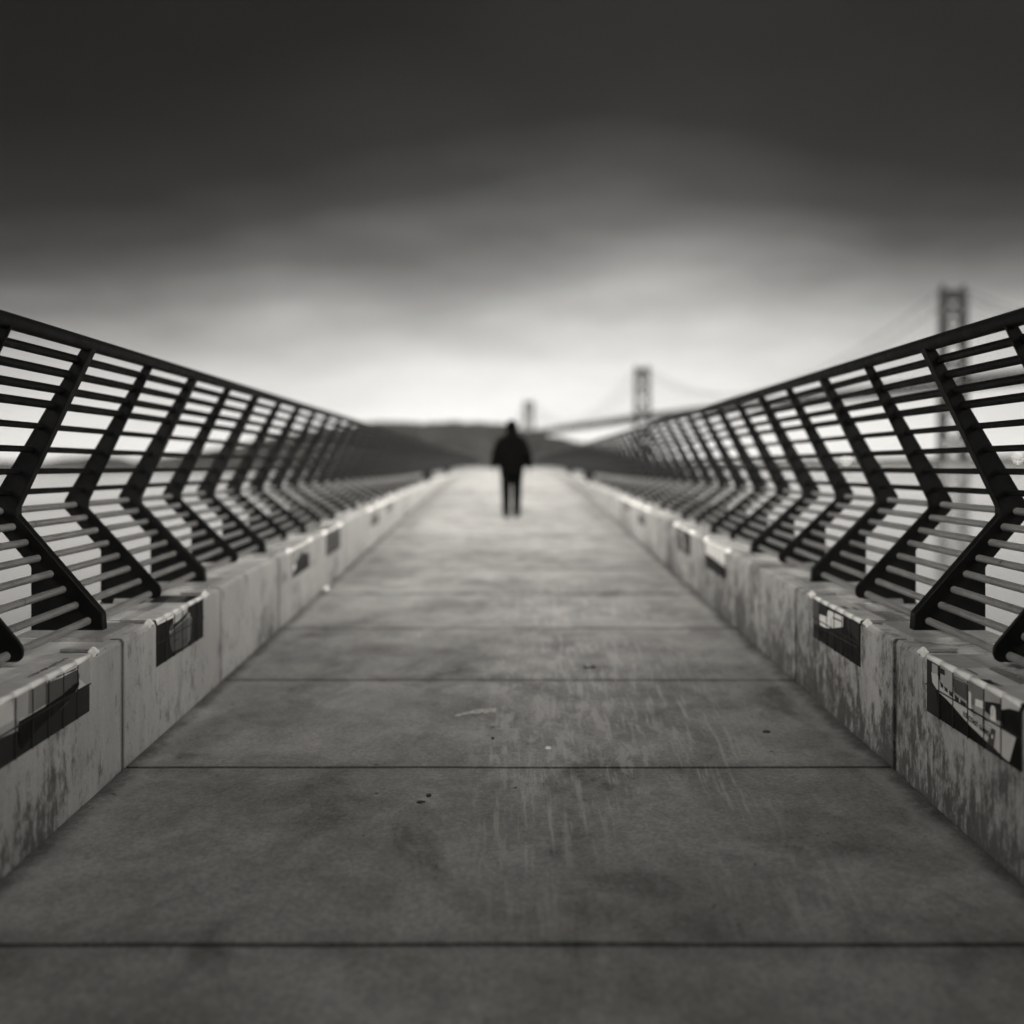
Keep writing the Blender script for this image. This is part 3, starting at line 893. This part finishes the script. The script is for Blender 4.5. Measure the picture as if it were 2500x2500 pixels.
tile_panel(1, far(0), "tile picture of a white boat lettered U.S. COAST GUARD on the right wall", [N_, L_, L_, L_, N_, B_], [B_, B_, B_, B_, N_, B_], R1_art, [L_, P_, P_, L_, M_, P_], R1_top, R1_lines, text=("U.S. COAST GUARD", .478, .168, .030, .075))
# right wall, second: white deckhouse above a black hull
R2_art = [
 (D_, [(0, .02), (.15, .02), (.15, .15), (0, .17)]),
 (W_, [(.159, .088), (.33, .080), (.38, .034), (.719, .026), (.712, .085), (.472, .128), (.319, .150), (.176, .152)]),
 (N_, [(.16, .02), (.36, .02), (.36, .075), (.2, .085)]),
 (N_, [(0, .19), (.21, .225), (.41, .246), (0, .25)]),
 (N_, [(.80, .02), (1.05, .02), (1.05, .12), (.80, .08)])]
tile_panel(1, far(1), "black tile picture of a hull with a small white deckhouse, second on the right wall", B_, B_, R2_art, [P_, P_, P_, W_, L_, M_], [(B_, [(.5, .03), (.62, .025), (.64, .05), (.52, .055)]), (D_, [(.55, .08), (.66, .075), (.68, .10), (.56, .10)])], [(D_, (.02, .165), (1.02, .150), .004), (B_, (.47, .07), (.47, .128), .006), (M_, (.36, .04), (.36, .14), .004), (D_, (.50, .06), (.70, .055), .008)])
tile_panel(1, far(3), "tile picture white above and black below, third on the right wall", W_, B_, [(W_, [(0, .013), (1.06, .013), (1.06, .15), (0, .128)]), (B_, [(0, .128), (1.06, .15), (1.06, .25), (0, .25)])], W_)
tile_panel(1, far(4), "dark tile picture with a pale curved stroke, fourth on the right wall", D_, D_, [(L_, [(.3, .05), (.45, .03), (.6, .12), (.75, .20), (.6, .22), (.42, .12)]), (N_, [(.7, .02), (1.05, .02), (1.05, .25), (.85, .25)])], P_)
for s, nm in ((-1, "left"), (1, "right")):
    tile_panel(s, far(6), "grey tile panel far along the %s wall, fifth from the viewer" % nm, L_, M_, [(D_, [(.2, .12), (.8, .12), (.9, .24), (.1, .24)])], P_)
    tile_panel(s, far(7), "grey tile panel far along the %s wall, sixth from the viewer" % nm, M_, L_, [(D_, [(.3, .05), (.7, .05), (.8, .15), (.2, .15)])], P_)

# ------------------------------------------------------------------ skate stops on the wall edge
def make_stop():
    bm = bmesh.new()
    # cast tab folded over the wall's edge (local: +x points outwards over the wall top, z up)
    box(bm, -.020, .018, -.017, .017, -.014, .020)
    bmesh.ops.rotate(bm, verts=bm.verts[:], cent=(0, 0, 0), matrix=Matrix.Rotation(R(-40), 3, 'Y'))
    bmesh.ops.bevel(bm, geom=bm.edges[:], offset=.003, segments=2, affect='EDGES')
    tab = bm
    st = bmesh.new()
    box(st, .012, .150, -.013, .013, .000, .014)
    bmesh.ops.bevel(st, geom=st.edges[:], offset=.003, segments=1, affect='EDGES')
    sc = bmesh.new()
    bmesh.ops.create_cone(sc, cap_ends=True, segments=10, radius1=.005, radius2=.004, depth=.004, matrix=Matrix.Rotation(R(-40), 4, 'Y') @ Matrix.Translation((-.0205, 0, .003)) @ Matrix.Rotation(R(90), 4, 'Y'))
    return tab, st, sc
tab, st, sc = make_stop()
proto_root = thing("skate_stop", "x", "skate stop")
p_tab = link("metal_tab", tab, M_CLIP, proto_root)
p_strap = link("strap", st, M_STRAP, proto_root)
p_screw = link("screw_head", sc, M_POST, p_tab)
NAMES = {0: "nearest tile panel", 1: "second tile panel", 3: "third tile panel", 4: "fourth tile panel", 6: "fifth tile panel", 7: "sixth tile panel"}
first = True
for s, side in ((-1, "left"), (1, "right")):
    for k in (0, 1, 3, 4, 6, 7):
        for e, yy in (("far", far(k) + .095), ("near", far(k) - PL - .095)):
            if first:
                r = proto_root; first = False
            else:
                r = proto_root.copy(); COL.objects.link(r)
                t = p_tab.copy(); COL.objects.link(t); t.parent = r
                q = p_screw.copy(); COL.objects.link(q); q.parent = t
                q2 = p_strap.copy(); COL.objects.link(q2); q2.parent = r
            r.location = (s * (HALF + .010), yy, EYE + kt(yy) - .001)
            r.rotation_euler = (0, 0, 0 if s > 0 else math.pi)
            r['label'] = "bright skate stop at the %s end of the %s on the %s wall" % (e, NAMES[k], side)
            r['group'] = "skate stops along the wall edges"

# ------------------------------------------------------------------ round bollards where the walls step down
M_DARK = simple("black_cast_iron", .003, .6, var=.3, spec=.1)
def bollard(x, y, label):
    z = EYE + kt(y) - .004
    r = thing("globe_bollard", label, "bollard", (x, y, z), "black globe bollards on the wall ends")
    bm = bmesh.new(); tube(bm, [(x, y, z), (x, y, z + .02), (x, y, z + .03), (x, y, z + .09)], [.075, .075, .045, .04], 16); link("foot", bm, M_DARK, r)
    bm = bmesh.new(); bmesh.ops.create_uvsphere(bm, u_segments=20, v_segments=12, radius=.135, matrix=Matrix.Translation((x, y, z + .19))); link("globe", bm, M_DARK, r, True)
for s, side in ((-1, "left"), (1, "right")):
    bollard(s * 1.97, 31.3, "round black bollard on the %s wall's end, nearer of that side's two" % side)
    bollard(s * 1.97, 41.0, "round black bollard on the %s wall's end, farther of that side's two" % side)

# ------------------------------------------------------------------ litter and marks on the deck
def on_floor(x, y, dz=0): return Vector((x, y, EYE + fl(y) + dz))
def T(px, py):
    """deck point under a line of sight given by its slope"""
    a = (px - 1241) / 3125; b = (1140 - py) / 3125
    y = 6.0
    for _ in range(40): y = fl(y) / b
    return a * y, y
M_PAPER = simple("dirty_white_paint", .85, .6, var=.15, scale=30)
x, y = T(1160, 1742)
bm = bmesh.new()
up_, lo_ = [], []
for i in range(15):
    t = i / 14
    X = x - .115 + .24 * t; Y = y - .085 + .155 * math.sin(t * 1.5) + .008 * math.sin(i * 2.3)
    w = .014 + .066 * t ** .6 * (.85 + .2 * math.sin(i * 1.9)) * (1 if i < 14 else .4)
    up_.append(bm.verts.new(on_floor(X, Y + w, .0065 + .002 * math.sin(i)))); lo_.append(bm.verts.new(on_floor(X, Y - w, .0065)))
for i in range(14): bm.faces.new((lo_[i], lo_[i + 1], up_[i + 1], up_[i]))
bmesh.ops.solidify(bm, geom=bm.faces[:], thickness=.002)
M_FILM = simple("white_plastic_film", .9, .25, var=.05, scale=30, spec=1.0)
tag(link("plastic_strip", bm, M_FILM), "curled white plastic strip lying flat on the walkway in mid foreground", "litter")

M_GUM = simple("dark_gum_stain", .03, .7, var=.4, scale=40)
def blob(name, px, py, rx, ry, label, cat, mat, th=.004, group=None, seed=1):
    x, y = T(px, py); rnd = random.Random(seed)
    bm = bmesh.new(); n = 22
    ring = []; ring2 = []
    for i in range(n):
        a = i / n * 2 * math.pi; k = 1 + .35 * mnoise.noise(Vector((math.cos(a) * 1.5, math.sin(a) * 1.5, seed * 3.1)))
        p = on_floor(x + math.cos(a) * rx * k, y + math.sin(a) * ry * k)
        ring.append(bm.verts.new(p + Vector((0, 0, -.004)))); ring2.append(bm.verts.new(p * 1 + Vector((-math.cos(a) * rx * .25, -math.sin(a) * ry * .25, th + .003))))
    for i in range(n): bm.faces.new((ring[i], ring[(i + 1) % n], ring2[(i + 1) % n], ring2[i]))
    bm.faces.new(ring2)
    tag(link(name, bm, mat, None, True), label, cat, group)
blob("gum_spot", 1047, 1943, .016, .028, "dark round gum spot left of centre on the near slab, farther of a close pair", "gum spot", M_GUM, .002, "gum spots", 2)
blob("gum_spot", 1027, 1959, .022, .022, "dark flat gum spot left of centre on the near slab, nearer of a close pair", "gum spot", M_GUM, .002, "gum spots", 5)
blob("gum_spot", 1203, 1803, .010, .020, "tiny dark gum spot just below the white plastic strip", "gum spot", M_GUM, .002, "gum spots", 8)
blob("gum_spot", 1872, 1787, .026, .03, "small dark gum spot near the right wall on the middle slab", "gum spot", M_GUM, .002, "gum spots", 9)
blob("pebble", 1338, 1827, .017, .018, "pale flat pebble on the walkway, right of the white plastic strip", "pebble", M_PAPER, .006, None, 3)
blob("pebble", 1024, 1552, .008, .014, "tiny bright pebble on the walkway, far left of the streaks", "pebble", M_PAPER, .006, None, 4)
# crumpled scrap of paper by the left wall
x, y = T(797, 1440)
bm = bmesh.new(); bmesh.ops.create_icosphere(bm, subdivisions=2, radius=.024, matrix=Matrix.Translation(on_floor(x, y, .016)))
for v in bm.verts: v.co += Vector(mnoise.noise_vector(v.co * 45)) * .012
tag(link("paper_scrap", bm, M_PAPER), "crumpled white paper scrap at the foot of the left wall", "litter")
# dry leaf
M_LEAF = simple("dry_leaf", .025, .7, var=.3, scale=40)
x, y = T(1438, 1632)
bm = bmesh.new(); L_pts = []
c0 = on_floor(x, y, .012)
ring = []
for i in range(20):
    a = i / 20 * 2 * math.pi
    rr = .030 * (1 + .55 * abs(math.cos(2.5 * a)))
    ring.append(bm.verts.new(c0 + Vector((math.cos(a) * rr, math.sin(a) * rr * .9, .006 * math.sin(3 * a)))))
cc = bm.verts.new(c0 - Vector((0, 0, .006)))
for i in range(20): bm.faces.new((cc, ring[i], ring[(i + 1) % 20]))
bmesh.ops.solidify(bm, geom=bm.faces[:], thickness=.0015)
tube(bm, [c0, c0 + Vector((.02, -.03, .004)), c0 + Vector((.05, -.05, .002))], .0018, 6)
tag(link("fallen_leaf", bm, M_LEAF), "dark dry curled leaf on the walkway among the pale streaks", "leaf")

# ------------------------------------------------------------------ the walking person (seen from behind)
M_COAT = simple("black_coat_cloth", .0015, .95, var=.3, scale=12, spec=0)
M_TROUSER = simple("black_trouser_cloth", .002, .95, var=.3, scale=12, spec=0)
M_SKIN = simple("skin", .16, .55, var=.1, scale=8)
M_SHOE = simple("black_shoe_leather", .008, .5, var=.3, scale=12)

def fuse(name, balls, caps, mat, parent, voxel=.012):
    """one continuous surface from ellipsoids (centre, radii) and tapered capsules (p, q, r0, r1)"""
    bm = bmesh.new()
    for c, r in balls:
        m = Matrix.Translation(c) @ Matrix.Diagonal((r[0], r[1], r[2], 1))
        bmesh.ops.create_uvsphere(bm, u_segments=16, v_segments=10, radius=1, matrix=m)
    for p, q, r0, r1 in caps:
        p, q = Vector(p), Vector(q); n = 5
        for i in range(n + 1):
            t = i / n; r = r0 + (r1 - r0) * t
            if i in (0, n): bmesh.ops.create_uvsphere(bm, u_segments=12, v_segments=8, radius=r, matrix=Matrix.Translation(p.lerp(q, t)))
        tube(bm, [p.lerp(q, i / n) for i in range(n + 1)], [r0 + (r1 - r0) * i / n for i in range(n + 1)], 12)
    me = bpy.data.meshes.new(name); bm.to_mesh(me); bm.free()
    tmp = bpy.data.objects.new("tmp_fuse", me); COL.objects.link(tmp)
    md = tmp.modifiers.new("r", 'REMESH'); md.mode = 'VOXEL'; md.voxel_size = voxel
    sm = tmp.modifiers.new("s", 'SMOOTH'); sm.iterations = 3; sm.factor = .5
    dg = bpy.context.evaluated_depsgraph_get()
    out = bpy.data.meshes.new_from_object(tmp.evaluated_get(dg))
    bpy.data.objects.remove(tmp); bpy.data.meshes.remove(me)
    out.materials.clear(); out.materials.append(mat)
    for p in out.polygons: p.use_smooth = True
    o = bpy.data.objects.new(name, out); COL.objects.link(o)
    o.parent = parent
    return o

def person():
    y = 23.2; x = (1249 - 1241) / 3125 * y
    root = thing("person", "person in a dark hooded coat and narrow trousers walking away along the pier", "person", (x, y, EYE + fl(y) + .002))
    # local: +y is the walking direction (away from the camera), z up
    hip, knee, ank = .88, .48, .085
    balls, caps = [], []
    # feet and legs (left leg leads a little)
    for sx, fy, bend in ((-1, -.05, .015), (1, .10, .03)):
        H = Vector((sx * .098, 0, hip)); K = Vector((sx * .098, fy * .55 + bend, knee)); A = Vector((sx * .091, fy, ank + .01))
        caps += [(H, K, .088, .060), (K, A, .060, .040)]
    balls += [((0, 0, .94), (.165, .115, .13)), ((0, 0, 1.16), (.165, .11, .20)), ((0, .01, 1.34), (.19, .11, .12))]
    caps += [((0, .01, 1.42), (0, .02, 1.55), .058, .056)]
    hd = Vector((0, .035, 1.635))
    balls += [(hd, (.075, .095, .115)), ((0, .075, 1.59), (.055, .065, .07)), ((0, .132, 1.625), (.014, .02, .022)), ((-.078, .03, 1.63), (.012, .022, .032)), ((.078, .03, 1.63), (.012, .022, .032)),
              ((-.03, .118, 1.65), (.012, .01, .009)), ((.03, .118, 1.65), (.012, .01, .009)), ((0, .118, 1.575), (.026, .014, .008))]
    arms = []
    for sx in (-1, 1):
        S = Vector((sx * .180, .0, 1.375)); E = Vector((sx * .280, -.02, 1.15)); W = Vector((sx * .322, .05 * sx + .02, .93))
        caps += [(S, E, .052, .043), (E, W, .042, .028)]
        arms.append((sx, S, E, W))
        pal = W + Vector((sx * .010, .01, -.055))
        balls.append((pal, (.018, .040, .050)))
        for i, (dy, ln) in enumerate(((-.028, .062), (-.010, .075), (.010, .080), (.028, .070))):
            b0 = pal + Vector((0, dy, -.040)); b1 = b0 + Vector((-sx * .004, 0, -ln * .5)); b2 = b1 + Vector((-sx * .016, 0, -ln * .42))
            caps += [(b0, b1, .0088, .0082), (b1, b2, .0082, .007)]
        t0 = pal + Vector((0, .034, .012)); t1 = t0 + Vector((-sx * .012, .022, -.030)); t2 = t1 + Vector((-sx * .010, .006, -.028))
        caps += [(t0, t1, .0105, .0095), (t1, t2, .0095, .008)]
    fuse("body", balls, caps, M_SKIN, root, .0055)
    # trousers
    caps = []
    for sx, fy, bend in ((-1, -.05, .015), (1, .10, .03)):
        H = Vector((sx * .098, 0, hip)); K = Vector((sx * .098, fy * .55 + bend, knee)); A = Vector((sx * .092, fy, ank + .0))
        caps += [(H, K, .110, .088), (K, A, .088, .075)]
    fuse("trousers", [((0, 0, .93), (.19, .13, .11))], caps, M_TROUSER, root, .010)
    for sx, fy in ((-1, -.05), (1, .10)):
        fuse("shoe", [((sx * .098, fy + .055, .045), (.044, .125, .043)), ((sx * .096, fy - .035, .058), (.040, .055, .058)), ((sx * .100, fy + .12, .036), (.046, .065, .034))], [], M_SHOE, root, .008)
    # coat: body, flared skirt and sleeves in one cloth surface
    balls = [((0, 0, 1.34), (.24, .15, .13)), ((0, 0, 1.18), (.255, .16, .26)), ((0, 0, .98), (.245, .165, .20)), ((0, 0, .83), (.225, .165, .140)), ((0, 0, 1.43), (.20, .13, .10)), ((0, -.01, 1.48), (.140, .125, .09))]
    caps = [((-.17, 0, 1.37), (.17, 0, 1.37), .09, .09)]
    for sx, S, E, W in arms: caps += [(S, E, .090, .085), (E, W + Vector((0, 0, .02)), .085, .062)]
    fuse("coat", balls, caps, M_COAT, root, .013)
    # hood pulled up, open at the face
    hood = fuse("hood", [((0, .012, 1.645), (.118, .124, .135)), ((0, -.005, 1.715), (.085, .10, .060)), ((0, -.005, 1.52), (.105, .11, .09))], [], M_COAT, root, .010)
    me = hood.data
    bm = bmesh.new(); bm.from_mesh(me)
    kill = [f for f in bm.faces if f.calc_center_median().y > .088 and 1.53 < f.calc_center_median().z < 1.72]
    bmesh.ops.delete(bm, geom=kill, context='FACES'); bm.to_mesh(me); bm.free()
person()
